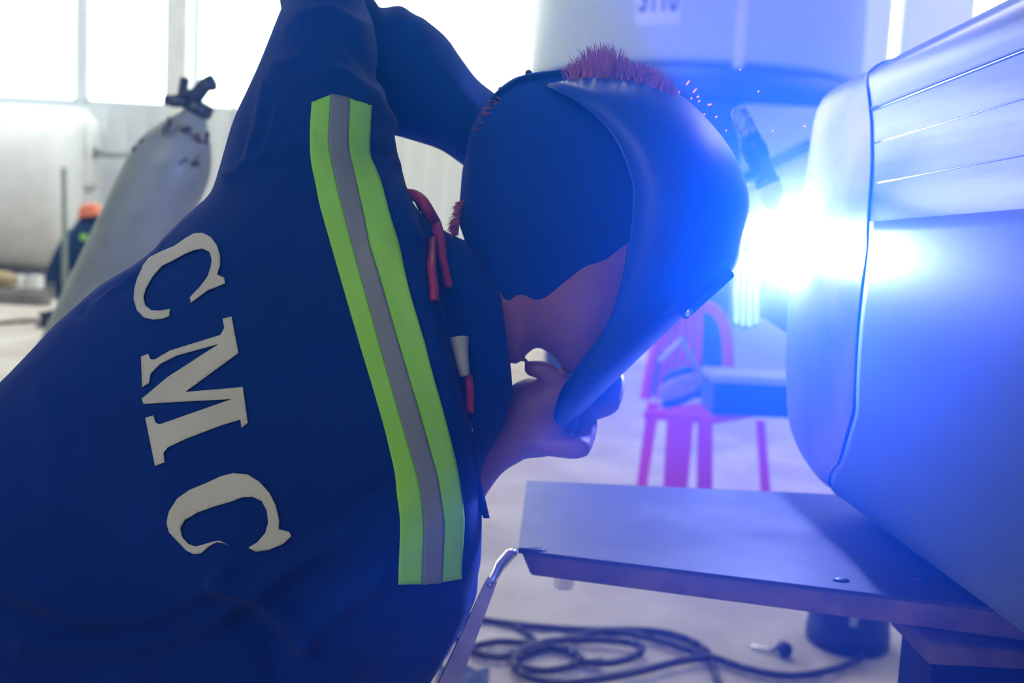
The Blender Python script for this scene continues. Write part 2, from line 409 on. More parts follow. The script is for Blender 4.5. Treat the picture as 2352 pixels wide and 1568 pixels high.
# trestle leg (dark, lower right)
zb = ZT - 0.033
a = PZ(2150, 1475, zb); b = PZ(2520, 1540, zb)
for i, p in enumerate((PZ(2175, 1478, zb), PZ(2620, 1500, zb), c4[4] + Vector((-0.35, -0.12, -0.033)), c4[4] + Vector((-0.1, -0.05, -0.033)))):
    bm = bmesh.new()
    if i == 0:
        add_box(bm, p.x - 0.01, p.x + 0.14, p.y + 0.0, p.y + 0.09, 0, zb - 0.022, bevel=0.006)
    else:
        add_box(bm, p.x, p.x + 0.06, p.y, p.y + 0.06, 0, zb - 0.002, bevel=0.004)
    newmesh('leg', bm, M['rust'] if i else mat('dark_trestle_paint', (.010, .006, .010), .6, spec=.1, var=.2), pl, smooth=False)
bm = bmesh.new(); p = PZ(2175, 1478, zb); add_box(bm, p.x - 0.018, p.x + 0.16, p.y - 0.004, p.y + 0.10, zb - 0.022, zb - 0.001, bevel=0.004); newmesh('leg_cap', bm, M['rust'], pl, smooth=False)
# prop bar leaning at the corner
bar = thing('prop_bar', 'rusty flat steel bar hooked at the bench corner and slanting down', 'bar', P(1000, 1620, 0.80))
bm = bmesh.new()
A, B, C = P(1172, 1272, 1.085), P(1128, 1335, 1.06), P(985, 1680, 0.86)
for p0, p1, w0, w1 in ((B, C, 0.0055, 0.0105),):
    t = (p1 - p0).normalized(); s = t.cross(FW).normalized(); nrm = s.cross(t)
    rg = []
    for f in (0, 0.3, 0.6, 1):
        c = p0.lerp(p1, f); w = w0 + (w1 - w0) * f
        rg.append([c + s * w - nrm * .004, c + s * w + nrm * .004, c - s * w + nrm * .004, c - s * w - nrm * .004])
    add_rings(bm, rg)
newmesh('bar', bm, M['rust'], bar, smooth=False)
bm = bmesh.new(); add_tube(bm, [A + Vector((0.006, 0.0, 0.004)), A, A.lerp(B, 0.5) + Vector((-.002, 0, .001)), B, B.lerp(C, 0.06)], [0.004, 0.0065, 0.0065, 0.005, 0.006], 8)
newmesh('hook', bm, M['chrome'], bar, label='bright metal hook end')

# ================================================================== WELDER
wel = thing('person', 'welder in navy coverall bending over the arc with raised arm', 'person', Vector((-0.55, 0.95, 0)))
torso = [(-420, 1390, 60, 2330, 0.95, 0.14), (-170, 1080, 290, 2130, 0.94, 0.15), (18, 868, 560, 1920, 0.935, 0.15), (195, 694, 740, 1710, 0.93, 0.15),
         (350, 574, 875, 1540, 0.93, 0.145), (490, 450, 1008, 1438, 0.93, 0.14), (620, 370, 1082, 1340, 0.93, 0.135), (730, 330, 1104, 1285, 0.93, 0.13),
         (830, 350, 1108, 1210, 0.93, 0.125), (905, 400, 1104, 1130, 0.93, 0.12), (950, 470, 1098, 1080, 0.93, 0.11)]
collar = [(900, 440, 1060, 1150, 0.935, 0.11), (975, 492, 1096, 1090, 0.94, 0.10), (1030, 530, 1120, 1035, 0.945, 0.095), (1085, 560, 1152, 985, 0.95, 0.09), (1135, 610, 1174, 920, 0.955, 0.083), (1150, 640, 1178, 880, 0.955, 0.078)]
uarm = [(455, 520, 880, 640, 0.93, 0.11), (492, 412, 918, 470, 0.93, 0.105), (528, 285, 903, 300, 0.93, 0.095), (570, 192, 872, 185, 0.935, 0.085), (617, 85, 860, 70, 0.945, 0.078), (648, 12, 832, -5, 0.955, 0.07), (690, -60, 842, -70, 0.97, 0.065), (735, -110, 845, -100, 0.985, 0.055)]
farm = [(730, -110, 790, 60, 1.0, 0.045), (800, -30, 820, 240, 1.03, 0.05), (862, 14, 880, 305, 1.045, 0.056), (920, 19, 932, 322, 1.05, 0.058), (1008, 70, 1000, 338, 1.06, 0.057), (1060, 132, 1052, 370, 1.065, 0.053), (1096, 182, 1090, 398, 1.07, 0.05), (1150, 222, 1130, 420, 1.08, 0.047), (1250, 300, 1225, 450, 1.10, 0.04), (1330, 345, 1310, 465, 1.11, 0.034)]
bm = bmesh.new()
sil_loft(bm, torso, 40, 6, 0.92); sil_loft(bm, collar, 32, 5); sil_loft(bm, uarm, 32, 6); sil_loft(bm, farm, 28, 6)
add_sphere(bm, P(737, 0, 0.985), 0.041, 3); add_sphere(bm, P(800, 60, 1.01), 0.036, 3)
# right arm: upper arm down and forward, forearm back up behind the chest
chain(bm, [(P(900, 1290, 0.92), 0.085), (P(840, 1450, 0.96), 0.08), (P(740, 1680, 1.02), 0.065), (P(740, 1600, 1.03), 0.058), (P(870, 1440, 1.03), 0.056), (P(995, 1290, 1.02), 0.05), (P(1032, 1200, 1.01), 0.034)])
hipL, hipR = Vector((-0.62, 1.06, 0.72)), Vector((-0.52, 0.86, 0.68))
chain(bm, [(hipL + Vector((.05, 0, .06)), .13), (hipL, .125), (Vector((-0.36, 1.30, 0.47)), 0.085), (Vector((-0.60, 1.20, 0.26)), 0.075), (Vector((-0.74, 1.16, 0.09)), 0.062)])
chain(bm, [(hipR + Vector((.05, 0, .06)), .13), (hipR, .125), (Vector((-0.34, 0.80, 0.42)), 0.085), (Vector((-0.60, 0.78, 0.25)), 0.075), (Vector((-0.74, 0.78, 0.09)), 0.062)])
def seg_dist(px, py, ax, ay, bx, by):
    dx, dy = bx - ax, by - ay; t = ((px - ax) * dx + (py - ay) * dy) / (dx * dx + dy * dy + 1e-9)
    t = max(0, min(1, t)); return math.hypot(px - ax - t * dx, py - ay - t * dy), t
# cloth folds: polylines where they run on the garment seen from behind, height in metres, width in the same units
folds = [([(520, 404), (560, 385), (640, 350), (712, 322)], 0.005, 12), ([(612, 190), (588, 290), (562, 380)], 0.004, 11), ([(640, 250), (618, 320), (600, 370)], 0.004, 9),
         ([(668, 72), (720, 110), (790, 190), (830, 230)], 0.006, 16), ([(690, 36), (760, 24), (830, 60)], 0.004, 16), ([(720, 180), (790, 175), (850, 215), (900, 285)], 0.006, 14),
         ([(760, 60), (820, 120), (865, 180)], -0.006, 18), ([(700, 130), (660, 150), (632, 152)], 0.004, 14), ([(920, 30), (900, 110), (890, 200)], 0.004, 22), ([(960, 60), (1000, 160), (1080, 240)], 0.004, 24),
         ([(180, 720), (300, 620), (360, 570)], -0.004, 10), ([(205, 700), (320, 625), (380, 585)], 0.004, 9),
         ([(0, 1330), (170, 1420), (330, 1425), (480, 1350), (520, 1310)], 0.008, 22), ([(60, 1480), (280, 1480), (500, 1420), (640, 1330)], 0.007, 24), ([(0, 1400), (200, 1460), (400, 1440)], -0.007, 24),
         ([(520, 1350), (620, 1320), (720, 1270), (790, 1220)], 0.008, 20), ([(500, 1330), (600, 1365), (660, 1420), (690, 1470)], 0.010, 22), ([(690, 1470), (760, 1400), (860, 1330)], 0.010, 24), ([(560, 1420), (620, 1480), (640, 1560)], -0.010, 34),
         ([(740, 1250), (820, 1160), (880, 1120)], -0.005, 22), ([(100, 900), (130, 1050), (110, 1200)], 0.003, 30), ([(870, 560), (950, 620), (1000, 720)], 0.004, 26), ([(1010, 560), (1060, 700), (1090, 860)], -0.004, 22), ([(940, 660), (1030, 900), (1070, 1000)], 0.004, 20),
         ([(745, 345), (840, 362), (880, 350)], -0.005, 10), ([(900, 380), (930, 500), (960, 560)], 0.005, 16)]
def wrinkle(co, n):
    h = 0.0
    if n.dot(FW) < 0.25:
        px, py = PX(co)
        if -80 < px < 1250 and -80 < py < 1640:
            for pl_, hh, w in folds:
                best = 1e9
                for (ax, ay), (bx, by) in zip(pl_[:-1], pl_[1:]):
                    d, _ = seg_dist(px, py, ax, ay, bx, by); best = min(best, d)
                if best < 3 * w: h += hh * math.exp(-(best / w) ** 2)
    h += 0.0035 * noise.noise(co * 9) + 0.0014 * noise.noise(co * 26)
    return h
me = remesh(bm, 0.0058, 5, wrinkle)
coverall = obj_of('coverall', me, M['navy'], wel, label='navy work coverall')
bvh = BVHTree.FromPolygons([v.co.copy() for v in me.vertices], [tuple(p.vertices) for p in me.polygons])
def on_cloth(px, py, off):
    d = ray(px, py).normalized(); h, n, i, dist = bvh.ray_cast(CP, d)
    if h is None: h, n, i, dist = bvh.find_nearest(P(px, py, 0.9))
    if n.dot(d) > 0: n = -n
    return h + n * off
def lerp_poly(pl_, t):
    L = [0]
    for a, b in zip(pl_[:-1], pl_[1:]): L.append(L[-1] + math.dist(a, b))
    x = t * L[-1]
    for i in range(len(pl_) - 1):
        if x <= L[i + 1] + 1e-9:
            f = (x - L[i]) / (L[i + 1] - L[i] + 1e-9); return (pl_[i][0] + (pl_[i + 1][0] - pl_[i][0]) * f, pl_[i][1] + (pl_[i + 1][1] - pl_[i][1]) * f)
    return pl_[-1]
def strip(name, ea, eb, m, off, n=90, w=8, lab=None):
    bm = bmesh.new(); rows = []
    for i in range(n + 1):
        a, b = lerp_poly(ea, i / n), lerp_poly(eb, i / n)
        rows.append([on_cloth(a[0] + (b[0] - a[0]) * j / w, a[1] + (b[1] - a[1]) * j / w, off) for j in range(w + 1)])
    # ease the strip over small folds, as stitched tape does
    for _ in range(3):
        rows = [rows[0]] + [[(rows[i - 1][j] + rows[i][j] * 2 + rows[i + 1][j]) / 4 for j in range(w + 1)] for i in range(1, n)] + [rows[-1]]
    add_rings(bm, rows, closed=False)
    o = newmesh(name, bm, m, coverall)
    s = o.modifiers.new('s', 'SOLIDIFY'); s.thickness = 0.0012; s.offset = 0
    if lab: o['label'] = lab
e0 = [(718, 241), (712, 330), (715, 375), (735, 470), (775, 610), (830, 800), (880, 970), (908, 1090), (918, 1200), (912, 1336)]
e1 = [(760, 223), (754, 310), (757, 355), (776, 440), (820, 600), (872, 790), (925, 980), (962, 1110), (972, 1200), (966, 1335)]
e2 = [(800, 229), (795, 310), (796, 347), (818, 430), (858, 590), (912, 780), (962, 950), (1000, 1090), (1016, 1190), (1009, 1331)]
e3 = [(846, 242), (844, 320), (842, 356), (872, 420), (912, 560), (972, 770), (1018, 950), (1046, 1080), (1061, 1185), (1053, 1323)]
strip('reflective_band', e0, e1, M['lime'], 0.0035, lab='lime yellow band')
strip('reflective_band', e1, e2, M['tape'], 0.0045, lab='grey silver band')
strip('reflective_band', e2, e3, M['lime'], 0.0035, lab='lime yellow band')
L_C1 = [(172, 425), (168, 455), (140, 465), (100, 468), (65, 460), (35, 430), (22, 385), (25, 340), (40, 290), (60, 245), (85, 215), (130, 190), (190, 165), (240, 130), (275, 110), (310, 107), (345, 125), (370, 160), (382, 200), (382, 240), (370, 280), (398, 292), (403, 315), (370, 330), (330, 345), (260, 398), (257, 375), (300, 330), (330, 290), (345, 245), (348, 215), (338, 185), (310, 172), (275, 178), (235, 195), (190, 220), (140, 245), (100, 290), (72, 340), (62, 375), (70, 410), (95, 430), (130, 432)]
L_M = [(390, 462), (427, 452), (455, 605), (233, 767), (473, 745), (494, 895), (468, 915), (463, 882), (385, 905), (230, 965), (160, 998), (143, 1020), (147, 1060), (108, 1075), (68, 875), (100, 865), (110, 895), (125, 903), (428, 795), (60, 817), (53, 795), (160, 705), (375, 567), (200, 615), (130, 650), (90, 690), (82, 730), (55, 747), (50, 620), (80, 608), (88, 630), (105, 633), (170, 595), (250, 570), (380, 530), (397, 500)]
L_C2 = [(415, 1408), (395, 1397), (365, 1392), (335, 1407), (300, 1438), (270, 1443), (235, 1425), (165, 1350), (155, 1310), (165, 1265), (200, 1210), (250, 1175), (310, 1150), (380, 1118), (430, 1105), (490, 1110), (540, 1140), (585, 1190), (610, 1240), (624, 1300), (622, 1338), (665, 1350), (675, 1368), (640, 1400), (580, 1425), (525, 1432), (495, 1415), (530, 1395), (565, 1355), (578, 1310), (572, 1260), (550, 1220), (510, 1203), (470, 1205), (420, 1225), (350, 1245), (280, 1270), (230, 1300), (212, 1335), (220, 1370), (245, 1400), (275, 1410), (310, 1402), (345, 1390), (375, 1386), (400, 1398)]
for nm, poly in (('printed_letter_c', L_C1), ('printed_letter_m', L_M), ('printed_letter_c', L_C2)):
    bm = bmesh.new()
    pts = [(300 + x / 1.824, 480 + y / 1.824) for x, y in poly]
    f = bm.faces.new([bm.verts.new((x, y, 0)) for x, y in pts]); f.normal_update()
    bmesh.ops.triangulate(bm, faces=[f])
    for ax in (0, 1):
        lo, hi = min(p[ax] for p in pts), max(p[ax] for p in pts); v = lo + 9
        while v < hi:
            nn = (1, 0, 0) if ax == 0 else (0, 1, 0); pc = (v, 0, 0) if ax == 0 else (0, v, 0)
            bmesh.ops.bisect_plane(bm, geom=bm.verts[:] + bm.edges[:] + bm.faces[:], dist=1e-4, plane_co=pc, plane_no=nn); v += 9
    for v in bm.verts: v.co = on_cloth(v.co.x, v.co.y, 0.0022)
    newmesh(nm, bm, M['letter'], coverall).modifiers.new('s', 'SOLIDIFY').thickness = 0.0008

# body under the clothes: torso core, neck, head, both hands
bm = bmesh.new()
sil_loft(bm, [(ux * .82 + lx * .18, uy * .82 + ly * .18, ux * .18 + lx * .82, uy * .18 + ly * .82, d, hd * .75) for ux, uy, lx, ly, d, hd in torso], 24, 3)
sil_loft(bm, [(1000, 600, 1070, 960, 0.95, 0.06), (1090, 540, 1150, 850, 0.955, 0.06), (1180, 460, 1215, 800, 0.955, 0.062), (1260, 400, 1290, 780, 0.955, 0.06)], 20, 4)
head = [(1072, 400, 1066, 500, 0.955, 0.03), (1098, 290, 1090, 610, 0.955, 0.055), (1150, 230, 1140, 720, 0.955, 0.07), (1200, 198, 1178, 836, 0.955, 0.074), (1290, 180, 1238, 798, 0.955, 0.077), (1390, 182, 1328, 868, 0.955, 0.076), (1460, 220, 1390, 845, 0.955, 0.07), (1510, 290, 1440, 780, 0.955, 0.06), (1540, 360, 1480, 680, 0.955, 0.045)]
sil_loft(bm, head, 28, 5)
# nose, ear
chain(bm, [(P(1500, 590, 0.955), 0.012), (P(1535, 640, 0.955), 0.014), (P(1500, 670, 0.955), 0.012)], 3, 10)
for dd in (0.888, 1.022): add_sphere(bm, P(1255, 560, dd), 0.028, 2, (0.7, 0.2, 1.0))
# right forearm and hand (gripping the foot of the helmet shield)
chain(bm, [(P(700, 1680, 1.02), 0.045), (P(860, 1440, 1.03), 0.042), (P(1012, 1165, 1.0), 0.034), (P(1098, 1045, 0.985), 0.030), (P(1160, 1000, 0.98), 0.030)], 5)
palm = [(1120, 1000, 1118, 1098, 0.985, 0.022), (1160, 905, 1150, 1066, 0.98, 0.024), (1195, 872, 1200, 1055, 0.98, 0.026), (1245, 866, 1260, 1048, 0.985, 0.028), (1290, 880, 1298, 1030, 0.995, 0.026), (1318, 890, 1325, 990, 1.005, 0.018)]
sil_loft(bm, palm, 24, 5)
fing = [[((1235, 1020, .965), .0105), ((1318, 1026, .965), .0118), ((1338, 1018, .972), .0105), ((1352, 965, .99), .009), ((1322, 915, 1.005), .0085)],
        [((1270, 965, 1.0), .0115), ((1380, 935, 1.01), .0115), ((1404, 918, 1.015), .0108), ((1412, 868, 1.03), .010), ((1372, 820, 1.045), .009)],
        [((1280, 930, 1.02), .011), ((1370, 890, 1.04), .011), ((1398, 865, 1.05), .0105), ((1385, 815, 1.06), .009), ((1350, 780, 1.065), .0085)],
        [((1270, 900, 1.03), .010), ((1350, 858, 1.06), .010), ((1375, 830, 1.068), .0095), ((1350, 785, 1.078), .0085)],
        [((1195, 940, .925 + .045), .015), ((1285, 900, .968), .014), ((1270, 868, .964), .011), ((1245, 850, .962), .0095), ((1222, 846, .962), .0082)]]
for f in fing: chain(bm, [(P(*p), r) for p, r in f], 5, 14)
# left forearm and hand on the torch handle
chain(bm, [(P(735, 70, .96), .028), (P(745, 40, .98), .024), (P(800, 90, 1.015), .024), (P(880, 170, 1.045), .03), (P(1060, 265, 1.065), .032), (P(1280, 380, 1.105), .026), (P(1380, 420, 1.115), .026)], 5)
sil_loft(bm, [(1350, 372, 1350, 455, 1.115, .018), (1410, 372, 1410, 480, 1.115, .02), (1480, 385, 1480, 500, 1.115, .021), (1530, 400, 1530, 500, 1.11, .017)], 18, 4)
for k in range(4):
    y = 408 + 26 * k; x = 1510 - 10 * abs(k - 1)
    chain(bm, [(P(x - 20, y, 1.118), .0105), (P(x + 60, y - 4, 1.105), .0105), (P(x + 85, y + 4, 1.075), .0095), (P(x + 45, y + 10, 1.05), .0085)], 4, 12)
chain(bm, [(P(1430, 400, 1.10), .013), (P(1490, 385, 1.06), .012), (P(1550, 405, 1.045), .0095)], 4, 12)
for h, k, a in ((hipL, Vector((-0.36, 1.30, 0.47)), Vector((-0.74, 1.16, 0.09))), (hipR, Vector((-0.34, 0.80, 0.42)), Vector((-0.74, 0.78, 0.09)))):
    chain(bm, [(h, .08), (k, .055), (k.lerp(a, .5), .05), (a, .04)])
body = obj_of('body', remesh(bm, 0.0036, 2), M['skin'], wel)

# made-up cap standing for shade on hair and cheek, blue from arc glow
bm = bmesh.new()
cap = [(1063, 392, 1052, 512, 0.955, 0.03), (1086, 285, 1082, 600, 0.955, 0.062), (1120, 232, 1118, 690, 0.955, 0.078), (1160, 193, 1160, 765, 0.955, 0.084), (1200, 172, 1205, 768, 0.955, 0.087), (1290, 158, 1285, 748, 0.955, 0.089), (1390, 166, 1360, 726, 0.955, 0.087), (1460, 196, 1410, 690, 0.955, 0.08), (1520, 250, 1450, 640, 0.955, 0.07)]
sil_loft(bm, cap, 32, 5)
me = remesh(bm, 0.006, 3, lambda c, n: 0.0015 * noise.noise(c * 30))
obj_of('shaded_head_cap', me, M['cap_shade'], wel, label='added cap standing for the shaded hair and cheek, blue with arc glow')
# hair tufts: crown, back, nape
bm = bmesh.new()
def tuft(px, py, d, dx, dy, ln):
    b0 = P(px, py, d); tip = P(px + dx * ln, py + dy * ln, d + random.uniform(-.012, .012)); mid = b0.lerp(tip, .5) + UP * random.uniform(-.001, .003) + RT * random.uniform(-.002, .002)
    add_tube(bm, [b0, mid, tip], [0.0008, 0.0006, 0.00015], 3, caps=False)
crown = [(1300, 178), (1340, 170), (1400, 172), (1460, 178), (1510, 198), (1540, 222)]
for _ in range(1300):
    t = random.random(); x, y = lerp_poly(crown, t)
    hgt = 30 + 56 * math.exp(-((t - 0.33) / 0.2) ** 2) + 20 * math.exp(-((t - 0.75) / 0.15) ** 2)
    a = math.radians(-100 + 35 * t + random.gauss(0, 13))
    tuft(x + random.uniform(-8, 8), y + 8, random.uniform(0.90, 1.01), math.cos(a), math.sin(a), hgt * random.uniform(0.5, 1.0))
for _ in range(260):
    t = random.random(); x, y = lerp_poly([(1150, 222), (1120, 255), (1100, 300)], t); a = math.radians(-155 + random.gauss(0, 16))
    tuft(x + 6, y + 4, random.uniform(.91, 1.0), math.cos(a), math.sin(a), random.uniform(8, 24))
for _ in range(260):
    t = random.random(); x, y = lerp_poly([(1062, 460), (1052, 500), (1048, 535)], t); a = math.radians(150 + random.gauss(0, 16))
    tuft(x + 4, y, random.uniform(.91, .99), math.cos(a), math.sin(a), random.uniform(8, 30))
newmesh('hair', bm, M['hair'], wel, kind='stuff', label='short reddish hair sticking out above the helmet')
# cord, clip, lock, collar tab
def cloth_path(pts, off, sub=6): return [on_cloth(x, y, off) for x, y in catmull(pts, sub)]
bm = bmesh.new()
pth = [P(x, y, d) for x, y, d in catmull([(925, 447, .90), (950, 448, .895), (975, 468, .885), (992, 510, .872), (1004, 560, .862), (1014, 620, .856), (1022, 662, .852)], 6)]
pth = pth[:14] + cloth_path([(993, 515), (1004, 560), (1014, 620), (1022, 662)], 0.004)[1:]
add_tube(bm, pth, [0.0052] * (len(pth) - 10) + [0.004] * 10, 10)
crd = newmesh('neck_cord', bm, M['redcord'], wel, label='dark red cord round the collar')
bm = bmesh.new(); add_tube(bm, cloth_path([(985, 555), (981, 610), (986, 650), (992, 692)], 0.004), 0.0038, 10)
newmesh('cord_end', bm, M['redcord'], crd)
bm = bmesh.new(); add_tube(bm, cloth_path([(1068, 860), (1074, 900), (1072, 945)], 0.003), 0.0036, 10); newmesh('cord_end', bm, M['redcord'], crd)
bm = bmesh.new(); pp = cloth_path([(1046, 778), (1050, 815), (1058, 862)], 0.004)
add_tube(bm, pp, [0.0085 - 0.0042 * (i / (len(pp) - 1)) for i in range(len(pp))], 12); newmesh('cord_lock', bm, M['greypl'], crd, label='grey tapered cord lock')
bm = bmesh.new(); add_tube(bm, cloth_path([(950, 466), (962, 482), (970, 502)], 0.004, 3), 0.0026, 8); newmesh('clip', bm, M['chrome'], crd, label='bright metal clip')
bm = bmesh.new(); rr = []
for x, y, w, d in ((1078, 985, 10, .86), (1084, 1040, 10, .862), (1092, 1100, 11, .866), (1103, 1150, 13, .872), (1118, 1190, 7, .88)):
    rr.append([P(x - w, y, d), P(x, y, d - .004), P(x + w, y, d), P(x, y, d + .004)])
add_rings(bm, rr); newmesh('collar_tab', bm, M['navy'], coverall)
bm = bmesh.new(); add_sphere(bm, P(1078, 986, .855), 0.0035); newmesh('button', bm, M['chrome'], coverall, label='small metal press stud')
for x, y in ((-0.74, 1.16), (-0.74, 0.78)):
    bm = bmesh.new()
    chain(bm, [(Vector((x - .05, y, .055)), .05), (Vector((x + .06, y, .055)), .052), (Vector((x + .16, y, .045)), .043)], 4)
    chain(bm, [(Vector((x, y, .06)), .055), (Vector((x, y, .15)), .06)], 3)
    for v in bm.verts: v.co.z = max(v.co.z, 0.001)
    newmesh('boot', bm, M['blackpl'], wel)

# ================================================================== WELDING HELMET
hel = thing('welding_helmet', 'curved welding helmet with blue arc glow in its colour, worn over the lowered face', 'helmet', P(1450, 500, 0.955))
HR = [(1290, 982, 1276, 958, .045), (1330, 945, 1292, 900, .072), (1400, 878, 1336, 835, .092), (1500, 782, 1398, 748, .106), (1600, 687, 1432, 650, .115), (1682, 608, 1452, 530, .119), (1716, 490, 1456, 430, .119), (1696, 392, 1425, 335, .115), (1640, 302, 1378, 272, .107), (1555, 222, 1320, 226, .095), (1450, 182, 1270, 203, .072), (1350, 172, 1252, 200, .045)]
HD = 0.965
bm = bmesh.new(); rings = []
for fx, fy, bx, by, w in catmull(HR, 5):
    row = []
    for i in range(33):
        t = -1 + 2 * i / 32; a = t * math.pi / 2
        f = abs(math.cos(a)) ** 0.62; s = sgnpow(math.sin(a), 0.8)
        row.append(P(bx + (fx - bx) * f, by + (fy - by) * f, HD + w * s * (1 if abs(t) < 1 else 1)))
    rings.append(row)
add_rings(bm, rings, closed=False)
o = newmesh('shell', bm, M['helmet'], hel)
sd = o.modifiers.new('s', 'SOLIDIFY'); sd.thickness = 0.003; sd.offset = 1
# rolled rear edge
bm = bmesh.new(); add_tube(bm, [r[0] for r in rings], 0.0022, 8); newmesh('edge_roll', bm, M['helmet'], hel)
# lens frame on the flat front
bm = bmesh.new(); q = [(1672, 612), (1560, 718), (1575, 736), (1690, 632)]
add_prism(bm, [P(a, b, HD - .06) for a, b in q], [P(a, b, HD + .06) for a, b in q], .003); newmesh('lens_frame', bm, M['helmet'], hel, smooth=False)
for x, y, d, r in ((1573, 652, .868, .0032), (1580, 716, .885, .0042)):
    bm = bmesh.new(); add_sphere(bm, P(x, y, d), r); newmesh('rivet', bm, M['chrome'], hel)
bm = bmesh.new(); add_lathe(bm, [(0, 0), (.014, 0), (.014, .004), (.011, .006), (0, .006)], 20, axis_mtx(P(1532, 690, .872), P(1532, 690, .86))); newmesh('pivot_cap', bm, M['helmet'], hel)
# headband over the skull
bm = bmesh.new(); rings2 = []
for x, y in catmull([(1126, 226), (1160, 196), (1205, 173), (1290, 160), (1350, 162)], 5):
    rings2.append([P(x, y + 12, HD - .05), P(x, y + 2, HD - .035), P(x, y - 1, HD), P(x, y + 2, HD + .035), P(x, y + 12, HD + .05), P(x, y + 18, HD)])
add_rings(bm, rings2); newmesh('headband', bm, mat('headband_fabric', (.004, .006, .012), 1.0, spec=0.0, var=.2), hel, smooth=False)
for x, y in ((1214, 168), (1149, 204)):
    bm = bmesh.new(); add_sphere(bm, P(x, y, HD - .02), .0035 if x > 1180 else .002); newmesh('rivet', bm, M['blackpl'], hel)
# polished brow band across the side
bm = bmesh.new(); r2 = []
for (ax, ay, bx, by) in catmull([(1252, 204, 1335, 180), (1300, 222, 1372, 200), (1352, 256, 1420, 240), (1398, 305, 1462, 300), (1428, 352, 1490, 360), (1452, 420, 1512, 440)], 4):
    r2.append([P(ax, ay, HD - .108 + .02 * 0), P((ax + bx) / 2, (ay + by) / 2, HD - .114), P(bx, by, HD - .112)])
#add_rings(bm, r2, closed=False)
bm.free()

# ================================================================== TIG TORCH, ARC, SPARKS, GLARE VOLUMES
tor = thing('welding_torch', 'slim torch with mottled back cap pointing down at the arc', 'torch', P(1760, 420, 1.0))
T0, T1 = P(1694, 246, 1.31), P(1812, 545, 1.29)
ax = (T1 - T0).normalized(); Lt = (T1 - T0).length
mt = axis_mtx(T0, T1)
def tl(name, prof, m, n=20, **k):
    b = bmesh.new(); add_lathe(b, [(r * 1.29, z * Lt) for r, z in prof], n, mt); return newmesh(name, b, m, tor, **k)
tl('back_cap', [(0, 0), (.006, 0.005), (.0085, .03), (.0095, .10), (.0105, .22), (.0105, .235), (0, .235)], mat('mottled_cap', (.38, .33, .36), .5, col2=(.10, .09, .14), vscale=120), label='mottled grey back cap')
tl('body', [(0, .236), (.0105, .236), (.0125, .25), (.013, .33), (.0125, .40), (.0115, .41), (.0115, .57), (0, .57)], M['blackpl'])
tl('collar', [(0, .571), (.013, .571), (.013, .60), (.0115, .605), (.0115, .612), (0, .612)], M['brass'])
tl('gas_cup', [(0, .613), (.0125, .613), (.0125, .70), (.0095, .80), (.0075, .88), (.006, .88), (0, .86)], M['ceramic'])
tl('electrode', [(0, .861), (.0012, .861), (.0012, .93), (.0002, .96)], M['chrome'], 8)
bm = bmesh.new(); pj = T0 + ax * Lt * .5
add_tube(bm, [pj, P(1690, 425, 1.28), P(1620, 432, 1.21), P(1540, 438, 1.09), P(1440, 430, 1.08)], [.008, .009, .011, .0115, .011], 14); newmesh('handle', bm, M['blackpl'], tor)
bm = bmesh.new(); add_tube(bm, [P(x, y, d) for x, y, d in catmull([(1440, 430, 1.08), (1400, 460, 1.12), (1380, 620, 1.2), (1360, 800, 1.24), (1240, 1000, 1.25), (1120, 1200, 1.22), (960, 1380, 1.2)], 6)], .006, 10); 
bm.free()

ARC = P(1824, 558, 1.295)
bm = bmesh.new(); add_sphere(bm, ARC, 0.016, 2); o = newmesh('welding_arc', bm, M['arc'])
tag(o, 'blinding white welding arc between torch and tank', 'arc')

hs = [(1580, 190, 14, -55), (1596, 208, 14, -50), (1603, 222, 7, -30), (1606, 232, 6, -45), (1630, 240, 11, -15), (1560, 212, 6, -60), (1645, 268, 6, -30), (1618, 262, 5, -20), (1588, 226, 5, -40), (1742, 210, 5, -60), (1848, 290, 6, 35), (1668, 300, 4, -40), (1700, 160, 4, 20), (1775, 300, 4, -60)]
SL = ['largest red spark, topmost of the slanting trail above the helmet brow', 'long red spark just below the topmost spark above the helmet brow', 'small red spark in the middle of the trail above the helmet brow', 'small red spark just under the middle of the trail above the helmet', 'flat lying red spark at the lower end of the trail by the helmet', 'faint spark touching the helmet edge beside the hair', 'small spark close to the helmet, below the flat lying one', 'small spark hugging the helmet curve, left of the flat lying one', 'small spark nearest the hair end in the trail above the helmet', 'tiny spark in front of the tank ring, above the torch cap', 'tiny spark right of the torch, in front of the pale skirt panel', 'tiny spark between the helmet curve and the torch cap', 'tiny spark high above the torch against the pale blue tank', 'tiny faint spark just right of the torch cap']
for (x, y, l, a), slab in zip(hs, SL):
    bm = bmesh.new(); d = random.uniform(.93, 1.02)
    v = (RT * math.cos(math.radians(a)) - UP * math.sin(math.radians(a))).normalized()
    add_sphere(bm, Vector((0, 0, 0)), 0.0007, 1, (1, 1, l / 3.0), v.to_track_quat('Z', 'Y')); bm.transform(Matrix.Translation(P(x, y, d)))
    tag(newmesh('spark', bm, M['spark']), slab, 'spark', 'sparks thrown off by the arc')

